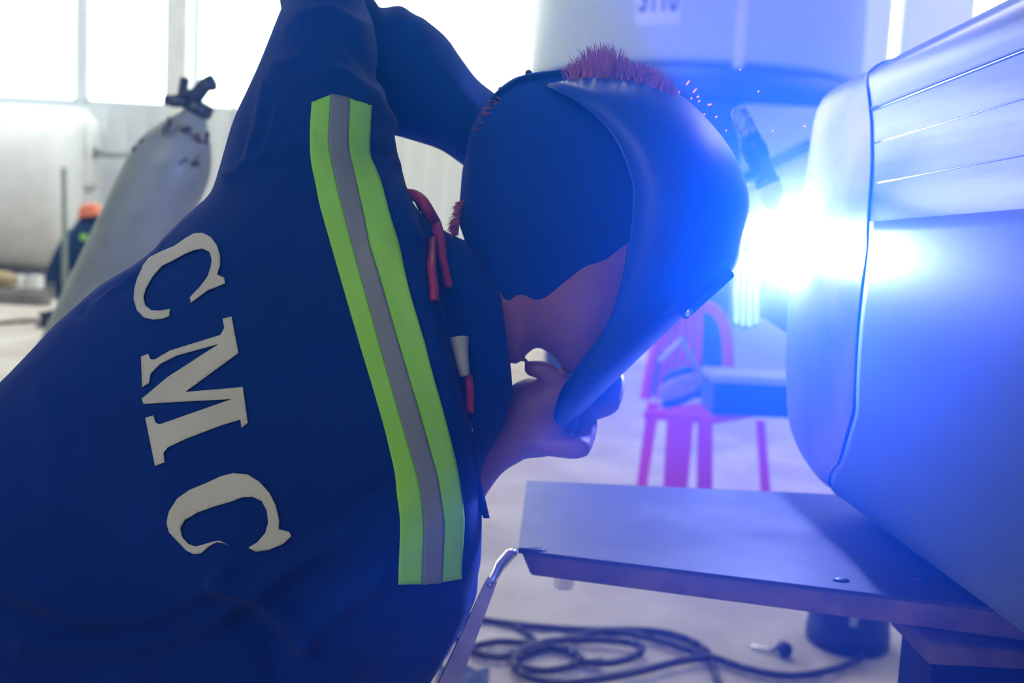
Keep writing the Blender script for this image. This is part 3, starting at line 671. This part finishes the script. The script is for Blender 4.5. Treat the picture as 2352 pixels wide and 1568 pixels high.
def fume(name, c, r, build):  # scatter sphere added to carry glare of the arc
    bm = bmesh.new(); bmesh.ops.create_icosphere(bm, subdivisions=4, radius=r, matrix=Matrix.Translation(c))
    m = bpy.data.materials.new(name); m.use_nodes = True; nt = m.node_tree
    for n in list(nt.nodes): nt.nodes.remove(n)
    out = nt.nodes.new('ShaderNodeOutputMaterial'); sc = nt.nodes.new('ShaderNodeVolumeScatter')
    build(nt, sc); nt.links.new(sc.outputs[0], out.inputs['Volume'])
    o = newmesh(name, bm, m); o['kind'] = 'stuff'; return o
def haze_a(nt, sc):
    # added haze standing for arc glare, thinner towards its rim
    sc.inputs['Color'].default_value = (0.015, 0.19, 1.0, 1); sc.inputs['Anisotropy'].default_value = 0.62
    radial(nt, sc, HZC, HZR, 1.1, 1.0)
HZC, HZR = P(1590, 520, 0.66), 0.54
def radial(nt, sc, c, r, pw, dens):
    g = nt.nodes.new('ShaderNodeNewGeometry'); d = nt.nodes.new('ShaderNodeVectorMath'); d.operation = 'DISTANCE'; d.inputs[1].default_value = c
    nt.links.new(g.outputs['Position'], d.inputs[0])
    mr = nt.nodes.new('ShaderNodeMapRange'); mr.inputs['From Min'].default_value = 0.0; mr.inputs['From Max'].default_value = r; mr.inputs['To Min'].default_value = 1.0; mr.inputs['To Max'].default_value = 0.0
    nt.links.new(d.outputs['Value'], mr.inputs['Value'])
    p = nt.nodes.new('ShaderNodeMath'); p.operation = 'POWER'; p.inputs[1].default_value = pw; nt.links.new(mr.outputs[0], p.inputs[0])
    s = nt.nodes.new('ShaderNodeMath'); s.operation = 'MULTIPLY'; s.inputs[1].default_value = dens; nt.links.new(p.outputs[0], s.inputs[0])
    nt.links.new(s.outputs[0], sc.inputs['Density'])
o = fume('arc_glare_haze', HZC, HZR, haze_a); o['label'] = 'thin blue haze added for the glare of the arc'; o['category'] = 'haze'
def haze_b(nt, sc):
    sc.inputs['Color'].default_value = (0.75, 0.8, 0.9, 1)  # pale scatter standing for the bloom round the arc
    radial(nt, sc, ARC, 0.20, 2.6, 1.5)
o = fume('arc_bloom_fume', ARC, 0.20, haze_b); o['label'] = 'white fume volume added for the bloom around the arc'; o['category'] = 'fume'

# hose bundle hanging under the arc
hb = thing('hose_bundle', 'bundle of grey hoses hanging with rounded ends below the arc', 'hose', P(1712, 690, 1.55))
for k in range(4):
    x = 1690 + 15 * k; yb = (738, 744, 745, 738)[k]
    bm = bmesh.new(); add_tube(bm, [P(x + 14, 560, 1.55 + .004 * (k % 2)), P(x + 4, 620, 1.55 + .004 * (k % 2)), P(x, 680, 1.55 + .004 * (k % 2)), P(x, yb, 1.55 + .004 * (k % 2))], .0078, 10, dome=True); newmesh('hose', bm, M['glovegrey'], hb)
bm = bmesh.new(); add_tube(bm, [P(1700, 562, 1.55), P(1850, 556, 1.56)], .012, 12); newmesh('hanger', bm, M['steel'], hb)

# ================================================================== GAS CYLINDER
cb, ct = Vector((-1.555, 2.75, 0.06)), P(450, 260, 2.62)
axd = (ct - cb).normalized(); Lc = (ct - cb).length
gc = thing('gas_cylinder', 'leaning worn white gas cylinder with dark valve behind the welder', 'gas cylinder', cb)
mc = axis_mtx(cb, ct)
R = 0.107
bm = bmesh.new(); add_lathe(bm, [(0, 0.0), (R * .86, 0.0), (R * .97, .015), (R, .04), (R, Lc - .20), (R * .985, Lc - .17), (R * .94, Lc - .135), (R * .84, Lc - .10), (R * .66, Lc - .06), (R * .46, Lc - .03), (R * .33, Lc - .012), (R * .30, Lc), (0, Lc)], 48, mc)
newmesh('body', bm, M['cyl'], gc)
bm = bmesh.new(); add_lathe(bm, [(0, 0), (.036, 0), (.038, .005), (.038, .03), (.03, .034), (0, .034)], 20, mc @ Matrix.Translation((0, 0, Lc + .001))); newmesh('neck_ring', bm, M['brass'], gc)
bm = bmesh.new(); tp = P(432, 236, 2.61)
add_tube(bm, [tp, P(420, 212, 2.61), P(424, 180, 2.61)], [.02, .013, .012], 12)
newmesh('valve_stem', bm, M['brass'], gc)
bm = bmesh.new(); add_tube(bm, [P(432, 232, 2.61), P(455, 215, 2.60), P(470, 196, 2.59), P(488, 188, 2.58)], [.026, .02, .019, .02], 12)
add_tube(bm, [P(478, 178, 2.58), P(492, 206, 2.58)], [.015, .010], 10); newmesh('outlet', bm, M['brass'], gc)
bm = bmesh.new(); add_tube(bm, [P(380, 229, 2.60), P(398, 232, 2.60), P(430, 230, 2.60)], [.014, .016, .02], 12); newmesh('side_knob', bm, M['brass'], gc)
for (x, y, w, h) in ((385, 288, 7, 22), (440, 300, 20, 9), (466, 318, 15, 13), (452, 368, 9, 14), (420, 372, 8, 10), (320, 330, 12, 20)):
    # worn paint patches: thin scabs on the shoulder
    p = P(x, y, 2.45); nrm = None
    bm = bmesh.new(); v = ray(x, y).normalized()
    o_ = CP - cb; dd = v - axd * v.dot(axd); oo = o_ - axd * o_.dot(axd)
    a_, b_, c_ = dd.dot(dd), 2 * dd.dot(oo), oo.dot(oo) - (R * .93) ** 2
    t_ = (-b_ - math.sqrt(max(b_ * b_ - 4 * a_ * c_, 0))) / (2 * a_)
    hit = CP + v * t_
    for k_ in range(7):
        add_sphere(bm, hit + axd * random.uniform(-h, h) * .001 + RT * random.uniform(-w, w) * .0012, 0.001, 1, (w * random.uniform(.3, .7), 3, h * random.uniform(.25, .7)))
    newmesh('worn_patch', bm, M['rust'], gc)

# ================================================================== RED CHAIR WITH BOX AND BITS
DC = 4.75
ch = thing('plastic_chair', 'red plastic armchair standing on the floor behind the bench', 'chair', G(1610, 1140))
def cp(x, y, d=0.0): return P(x, y, DC + d)
def leg(x0, y0, x1, d, w0, w1):
    bm = bmesh.new(); top = cp(x0, y0, d); g = cp(x1, 1000, d); 
    # down to the floor
    lo, hi = 1000.0, 1500.0
    for _ in range(40):
        mid = (lo + hi) / 2
        if cp(x1, mid, d).z > 0.0: lo = mid
        else: hi = mid
    bot = cp(x1, lo, d)
    rg = []
    for f in (0, .5, 1):
        c = top.lerp(bot, f); w = w0 + (w1 - w0) * f
        rg.append([c + Vector((-w, -.018, 0)), c + Vector((w, -.018, 0)), c + Vector((w * .8, .02, 0)), c + Vector((-w * .8, .02, 0))])
    add_rings(bm, rg); newmesh('leg', bm, M['red'], ch, smooth=False)
leg(1500, 925, 1466, -.12, .030, .022)
leg(1562, 950, 1545, -.25, .062, .052)
leg(1618, 955, 1616, -.20, .036, .036)
leg(1745, 965, 1758, .18, .022, .024)
ZS = cp(1640, 955, -.26).z
bm = bmesh.new(); q = [Vector((p.x, p.y, ZS)) for p in (cp(1478, 925, -.22), cp(1640, 962, -.26), cp(1790, 968, .16), cp(1650, 925, .22))]
add_prism(bm, q, [p + Vector((0, 0, -.04)) for p in q], .008); newmesh('seat', bm, M['red'], ch, smooth=False)
for i in range(5):
    x = 1512 + 19 * i
    bm = bmesh.new(); a, b = cp(x + 20, 715, -.05 + .05 * i), cp(x, 915, -.2 + .06 * i)
    rg = [[c + Vector((-.014, -.006, 0)), c + Vector((.014, -.006, 0)), c + Vector((.014, .006, 0)), c + Vector((-.014, .006, 0))] for c in (a, a.lerp(b, .5) + Vector((.01, -.02, 0)), b)]
    add_rings(bm, rg); newmesh('back_slat', bm, M['red'], ch, smooth=False)
bm = bmesh.new(); add_tube(bm, [cp(x, y, d) for x, y, d in catmull([(1482, 915, -.2), (1500, 820, -.15), (1530, 735, -.05), (1570, 705, 0), (1610, 700, .03), (1645, 715, .06), (1665, 750, .1), (1672, 800, .12), (1674, 850, .14), (1676, 930, .15)], 5)], .027, 10)
newmesh('arm_frame', bm, M['red'], ch)
bx = thing('box', 'blue storage box with grey lid resting on the red chair', 'box', cp(1725, 975))
def quadbox(name, xs, y0, y1, dn_, df, m, par, bev=.006):
    # xs left and right at near face
    bm = bmesh.new(); pts = [cp(xs[0], 950, dn_), cp(xs[1], 950 + (xs[1] - xs[0]) * .04, dn_)]
    a, b = pts; zb, zt = ZS + y0, ZS + y1
    add_prism(bm, [Vector((a.x, a.y, zt)), Vector((b.x, b.y, zt)), Vector((b.x, b.y + df, zt)), Vector((a.x, a.y + df, zt))], [Vector((a.x, a.y, zb)), Vector((b.x, b.y, zb)), Vector((b.x, b.y + df, zb)), Vector((a.x, a.y + df, zb))], bev)
    return newmesh(name, bm, m, par, smooth=False)
quadbox('case', (1636, 1830), 0.002, 0.150, -.24, .29, M['boxblue'], bx)
quadbox('lid', (1633, 1833), 0.151, 0.185, -.25, .31, M['boxgrey'], bx)
bag = thing('tool_bag', 'tan and black leather pouch on the red chair seat', 'bag', cp(1560, 925, -.26))
bm = bmesh.new(); add_sphere(bm, cp(1562, 888, -.3), .085, 3, (1.25, .55, .62), Vector((1, 0, .45)).to_track_quat('X', 'Z')); newmesh('pouch', bm, M['tan'], bag)
bm = bmesh.new(); add_sphere(bm, cp(1556, 862, -.28), .075, 3, (1.1, .5, .42), Vector((1, 0, .5)).to_track_quat('X', 'Z')); newmesh('flap', bm, M['drum'], bag)
bm = bmesh.new(); add_sphere(bm, cp(1560, 915, -.29), .075, 3, (1.2, .5, .4), Vector((1, 0, .5)).to_track_quat('X', 'Z')); newmesh('base', bm, M['boxblue'], bag)
br = thing('hand_brush', 'pale wooden brush with angled stick leaning on the leather pouch', 'brush', cp(1600, 860, -.33))
bm = bmesh.new(); add_tube(bm, [cp(1564, 775, -.33), cp(1585, 815, -.33), cp(1612, 868, -.33)], .011, 8); newmesh('handle', bm, M['timber'], br)
bm = bmesh.new(); add_tube(bm, [cp(1566, 778, -.335), cp(1540, 802, -.33), cp(1515, 828, -.33)], .009, 8); newmesh('stick', bm, M['white'], br)

# ================================================================== FLOOR CLUTTER
drum = thing('drum', 'short black drum on the floor beneath the bench', 'drum', G(1957, 1490))
g = G(1957, 1490); rd = 94 / FPX * (g - CP).dot(FW)
bm = bmesh.new(); add_lathe(bm, [(0, .001), (rd * .96, .001), (rd, .01), (rd, .05), (rd * .97, .055), (rd * .97, .20), (rd, .205), (rd, .24), (rd * .9, .245), (0, .245)], 40, Matrix.Translation(Vector((g.x, g.y + rd * .4, 0)))); newmesh('body', bm, M['drum'], drum)
bm = bmesh.new(); add_box(bm, g.x - .03 - .012, g.x - .03 + .012, g.y - rd * .62, g.y - rd * .55, .10, .16, bevel=.003); newmesh('latch', bm, M['greypl'], drum)
cr = .011
def cable_pts(pts, z=cr): return [G(x, y, z + .004 * math.sin(i * 1.7)) for i, (x, y) in enumerate(catmull(pts, 6))]
bm = bmesh.new()
add_tube(bm, cable_pts([(985, 1390), (1050, 1404), (1104, 1422), (1206, 1436), (1342, 1446), (1478, 1447), (1546, 1457), (1600, 1478), (1632, 1506), (1640, 1540), (1660, 1590)]), cr, 8)
add_tube(bm, cable_pts([(1380, 1518), (1345, 1520), (1320, 1500), (1280, 1485), (1238, 1490), (1192, 1510), (1195, 1530), (1250, 1540), (1310, 1530), (1330, 1512), (1290, 1490), (1220, 1478), (1138, 1474), (1082, 1489), (1110, 1504), (1158, 1508), (1200, 1490), (1240, 1477), (1308, 1466), (1376, 1450), (1444, 1454), (1529, 1475), (1590, 1495), (1650, 1513), (1710, 1534), (1782, 1549), (1848, 1550), (1931, 1532), (1978, 1508)], cr * 1.6), cr, 8)
add_tube(bm, cable_pts([(1345, 1520), (1400, 1522), (1450, 1510), (1475, 1492), (1455, 1478), (1400, 1470), (1330, 1468), (1250, 1475), (1185, 1505), (1190, 1540), (1240, 1562), (1310, 1568), (1440, 1548), (1560, 1518), (1625, 1508)], cr * 2.2), cr, 8)
add_tube(bm, cable_pts([(1104, 1422), (1060, 1432), (1042, 1452), (1060, 1472), (1085, 1480)], cr), cr * .8, 8)
add_tube(bm, cable_pts([(1170, 1432), (1205, 1450), (1228, 1470)], cr), cr * .8, 8)
tag(newmesh('welding_cable', bm, M['cable']), 'tangled black welding cable coiled on the concrete floor', 'cable')
pg = thing('cable_plug', 'small black plug lying alone on the floor left of the drum', 'plug', G(1795, 1496))
bm = bmesh.new(); g = G(1796, 1502); add_lathe(bm, [(0, 0), (.02, 0), (.022, .004), (.022, .035), (.018, .04), (0, .04)], 16, Matrix.Translation(g + Vector((0, 0, .022))) @ Matrix.Rotation(math.radians(80), 4, 'X')); newmesh('body', bm, M['drum'], pg)
bm = bmesh.new(); add_tube(bm, [g + Vector((-.02, 0, .012)), g + Vector((-.05, .01, .01)), g + Vector((-.085, .03, .008))], [.009, .006, .005], 8); newmesh('pin', bm, M['chrome'], pg)
bm = bmesh.new(); g = G(1008, 1502); add_box(bm, g.x - .10, g.x + .03, g.y, g.y + .10, .001, .055, bevel=.008)
tag(newmesh('metal_block', bm, mat('dark_green_paint', (.01, .05, .06), .5, var=.2), smooth=False), 'dark green block on the floor beside the welder', 'block')
bm = bmesh.new(); g = G(1062, 1580); b2 = bmesh.new()
bmesh.ops.create_grid(b2, x_segments=14, y_segments=14, size=.07)
for v in b2.verts: v.co.z = .012 + .022 * (noise.noise(v.co * 26) + .6)
b2.transform(Matrix.Translation(g)); merge(bm, b2)
o = tag(newmesh('rag', bm, mat('blue_grey_cloth', (.10, .13, .22), .9, var=.3, vscale=20)), 'crumpled blue grey rag on the floor behind the prop bar', 'rag')
o.modifiers.new('s', 'SOLIDIFY').thickness = .003

# ================================================================== FAR TANK 3110
DT = 9.0
tc_ = P(1590, 300, DT); Rt = 375 / FPX * DT
vt = thing('storage_tank', 'tall pale blue vertical tank with paper number sheet, standing on legs', 'tank', Vector((tc_.x, tc_.y + Rt * .3, 0)))
cxy = Vector((tc_.x, tc_.y + .2, 0)); zb_ = P(1590, 160, DT - Rt).z
zb_ = 2.60
bm = bmesh.new(); add_lathe(bm, [(0, zb_), (Rt * .97, zb_ + .02), (Rt, zb_ + .08), (Rt, 7.2), (Rt * .8, 7.6), (0, 7.8)], 64, Matrix.Translation(cxy)); newmesh('shell', bm, M['tankblue'], vt)
bm = bmesh.new(); add_lathe(bm, [(Rt * .85, zb_ - .24), (Rt * 1.01, zb_ - .24), (Rt * 1.02, zb_ - .20), (Rt * 1.02, zb_ - .01), (Rt * .85, zb_ - .01), (Rt * .85, zb_ - .24)], 64, Matrix.Translation(cxy)); newmesh('base_ring', bm, M['darkblue'], vt)
for a in (215, 265, 325, 60, 120):
    p = cxy + Vector((math.cos(math.radians(a)), math.sin(math.radians(a)), 0)) * Rt * .93
    w = .30 if a == 265 else .11
    bm = bmesh.new(); add_box(bm, p.x - w, p.x + w, p.y - .1, p.y + .1, 0, zb_ - .245, bevel=.01); newmesh('leg', bm, M['darkblue'], vt, smooth=False)
bm = bmesh.new(); add_tube(bm, [P(1690, 415, DT - Rt + .12), P(1960, 285, DT - Rt + .12)], .05, 10); newmesh('brace', bm, M['darkblue'], vt)
bm = bmesh.new(); xw = P(1710, 80, DT - Rt).x; yf = cxy.y - math.sqrt(max(Rt ** 2 - (xw - cxy.x) ** 2, .01))
add_box(bm, xw - .04, xw + .04, yf - .015, yf + .03, zb_ - .02, 7.0, bevel=.004); newmesh('weld_seam', bm, M['white'], vt, smooth=False)
# number sheet on the shell
xl = P(1521, 20, DT - Rt).x
def on_tank(x, z, off): return Vector((x, cxy.y - math.sqrt(max((Rt + off) ** 2 - (x - cxy.x) ** 2, .01)), z))
dd_ = (on_tank(xl, 3, 0) - CP).dot(FW); sc_ = dd_ / FPX
zs = P(1521, 58, dd_).z; hw = 50 * sc_
bm = bmesh.new(); rg = []
for j in range(9):
    x = xl - hw + 2 * hw * j / 8
    rg.append([on_tank(x, zs, .006), on_tank(x, zs + .62, .006)])
add_rings(bm, rg, closed=False); sh = newmesh('number_sheet', bm, M['paper'], vt, smooth=False, label='white paper sheet with stencilled number 3110')
sh.modifiers.new('s', 'SOLIDIFY').thickness = .002
fc = bpy.data.curves.new('num', 'FONT'); fc.body = '3110'; fc.size = 1; fc.align_x = 'CENTER'; fc.extrude = 0; fc.offset = .022
fo = bpy.data.objects.new('num', fc); COL.objects.link(fo); dg = bpy.context.evaluated_depsgraph_get(); dg.update()
me = bpy.data.meshes.new_from_object(fo.evaluated_get(dg)); bpy.data.objects.remove(fo)
x0 = min(v.co.x for v in me.vertices); x1 = max(v.co.x for v in me.vertices); y0 = min(v.co.y for v in me.vertices); y1 = max(v.co.y for v in me.vertices)
zn = P(1521, 28, dd_).z
for v in me.vertices:
    u = (v.co.x - x0) / (x1 - x0) - .5; w = (v.co.y - y0) / (y1 - y0)
    v.co = on_tank(xl + u * 86 * sc_, zn + w * 62 * sc_, .0085)
bm = bmesh.new(); bm.from_mesh(me); newmesh('printed_number', bm, M['ink'], sh, smooth=False)
bpy.data.meshes.remove(me)

# pale panel behind the tank legs
bm = bmesh.new(); a = P(1640, 250, 7.75); b = P(1985, 700, 7.75)
add_box(bm, a.x, b.x, 7.98, 8.02, 0, 2.34, bevel=.005); newmesh('skirt_panel', bm, M['panel_wall'], vt, smooth=False, label='pale panel between the tank legs')

# ================================================================== FAR LEFT: WHITE TANK, WORKER, SKID
DT2 = 15.0
ct2 = P(100, 430, DT2); R2 = 186 / FPX * DT2; xr = P(196, 430, DT2).x
ht = thing('horizontal_tank', 'long white horizontal tank on the far left of the hall', 'tank', Vector((xr - 2, ct2.y + R2, 0)))
mh = Matrix.Translation((xr, ct2.y + R2 * .3, ct2.z)) @ Matrix.Rotation(math.radians(90), 4, 'Y')
bm = bmesh.new(); add_lathe(bm, [(0, .0), (R2 * .55, -.02), (R2 * .85, -.07), (R2 * .96, -.15), (R2, -.28), (R2, -5.2), (R2 * .9, -5.5), (0, -5.7)], 48, mh); newmesh('shell', bm, M['white'], ht)
for x in (xr - 2.6, xr - 4.4):
    bm = bmesh.new(); add_box(bm, x - .15, x + .15, ct2.y - .5, ct2.y + 1.2, .0, ct2.z - R2 * .85, bevel=.01); newmesh('saddle', bm, M['darkskid'], ht, smooth=False)
yy = ct2.y + R2 * .3
bm = bmesh.new(); p = P(212, 350, DT2 + .3); add_tube(bm, [p, p + Vector((.6, 0, 0))], .06, 12); add_tube(bm, [p + Vector((-.03, 0, 0)), p + Vector((.05, 0, 0))], .10, 14); newmesh('outlet_pipe', bm, M['greypl'], ht)
bm = bmesh.new(); add_tube(bm, [P(205, 280, DT2), P(203, 360, DT2), P(196, 430, DT2), P(190, 480, DT2)], .035, 10); newmesh('level_gauge', bm, M['white'], ht)
bm = bmesh.new(); add_sphere(bm, P(206, 432, DT2), .07, 2); add_tube(bm, [P(190, 432, DT2), P(220, 428, DT2)], .04, 10); newmesh('gauge_valve', bm, M['greypl'], ht)
DWK = 11.2
def wp(x, y, d=0): return P(x, y, DWK + d)
gk = G(185, 735)
wk = thing('person', 'crouching worker in orange hard hat beside the white tank', 'person', Vector((wp(185, 600).x, wp(185, 600).y, 0)))
bm = bmesh.new()
zf = 0.06; hipw = wp(205, 640); kn = wp(140, 560, -.1); sh_ = wp(200, 525); 
def drop(p, z): return Vector((p.x, p.y, z))
ank = drop(wp(150, 650, -.1), .08); ank2 = drop(wp(190, 650, .2), .08)
chain(bm, [(hipw, .15), (wp(200, 580), .17), (sh_, .15), (wp(205, 505), .07), (wp(210, 495), .09), (wp(211, 482), .09)])
chain(bm, [(hipw, .12), (wp(165, 560, -.1), .09), (wp(140, 640, -.1), .07), (ank, .06)])
chain(bm, [(hipw, .12), (wp(215, 570, .2), .09), (wp(205, 650, .2), .07), (ank2, .06)])
chain(bm, [(sh_, .08), (wp(160, 545, -.15), .065), (wp(128, 600, -.2), .055), (wp(112, 640, -.2), .05)])
chain(bm, [(sh_, .08), (wp(230, 560, -.1), .065), (wp(240, 620, -.2), .05)])
chain(bm, [(ank, .07), (ank + Vector((-.2, 0, -.02)), .055)], 3); chain(bm, [(ank2, .07), (ank2 + Vector((-.2, 0, -.02)), .055)], 3)
obj_of('body', remesh(bm, .02, 3), mat('navy_jacket', (.01, .05, .12), .85, var=.2), wk)
bm = bmesh.new(); hc = wp(210, 492); add_lathe(bm, [(.165, -.03), (.17, -.02), (.135, .0), (.13, .05), (.10, .10), (.05, .125), (0, .13)], 24, Matrix.Translation(hc) @ Matrix.Rotation(math.radians(-10), 4, 'Y')); newmesh('hard_hat', bm, M['orange'], wk)
bm = bmesh.new(); add_sphere(bm, wp(192, 545, -.17), .05, 2, (1, .4, .8)); newmesh('reflective_patch', bm, M['lime'], wk)
sk = thing('skid', 'low grey skid beam on the floor below the white tank', 'skid', G(40, 690))
for y0, h, yo in ((690, .16, 0), (676, .12, .35)):
    a, b = G(-150, y0), G(150, y0 + 6)
    bm = bmesh.new(); add_box(bm, a.x, b.x, a.y + yo, a.y + yo + .2, 0, h, bevel=.01); newmesh('beam', bm, M['darkskid'], sk, smooth=False)
for x0, x1, lab in ((30, 52, 'white block on the skid nearer the yellow sack'), (62, 98, 'long white block on the skid nearer the crouching worker')):
    a, b = G(x0, 690), G(x1, 690); bm = bmesh.new(); add_box(bm, a.x, b.x, a.y - .02, a.y + .18, .162, .34, bevel=.012)
    tag(newmesh('block', bm, M['white'], smooth=False), lab, 'block', 'white blocks on the skid')
bm = bmesh.new(); a = G(-6, 690); add_sphere(bm, Vector((a.x, a.y + .08, .28)), .18, 3, (1.3, .7, .64)); tag(newmesh('sack', bm, M['timber']), 'yellow tan sack lying on the skid at the far left', 'sack')
ps = thing('post_stand', 'thin grey green post standing in front of the white tank', 'post', G(150, 760))
a = G(150, 760); bm = bmesh.new(); add_tube(bm, [Vector((a.x, a.y, .02)), Vector((a.x - .02, a.y, 1.66))], .028, 10); newmesh('pole', bm, mat('grey_green_paint', (.30, .36, .30), .5, var=.1), ps)
bm = bmesh.new(); add_lathe(bm, [(0, 0), (.2, 0), (.2, .015), (.05, .03), (0, .03)], 20, Matrix.Translation((a.x, a.y, 0))); newmesh('foot', bm, M['darkskid'], ps)
bm = bmesh.new(); add_tube(bm, cable_pts([(-60, 748), (0, 741), (60, 737), (98, 736)], .02), .02, 8); tag(newmesh('air_hose', bm, M['rust']), 'thin brown hose on the floor at the far left', 'hose')
st = G(102, 752); bm = bmesh.new(); add_lathe(bm, [(0, 0), (.09, 0), (.09, .02), (.04, .04), (.035, .12), (.06, .13), (.06, .16), (0, .17)], 16, Matrix.Translation(st)); tag(newmesh('floor_valve', bm, M['drum']), 'small dark valve on the floor at the hose end', 'valve')
pz = P(537, 300, 14); bm = bmesh.new(); add_tube(bm, [Vector((pz.x, pz.y, 0)), Vector((pz.x, pz.y, P(537, 95, 14).z))], .022, 8); tag(newmesh('thin_pole', bm, M['greypl']), 'thin pale pole standing before the bright window', 'pole')
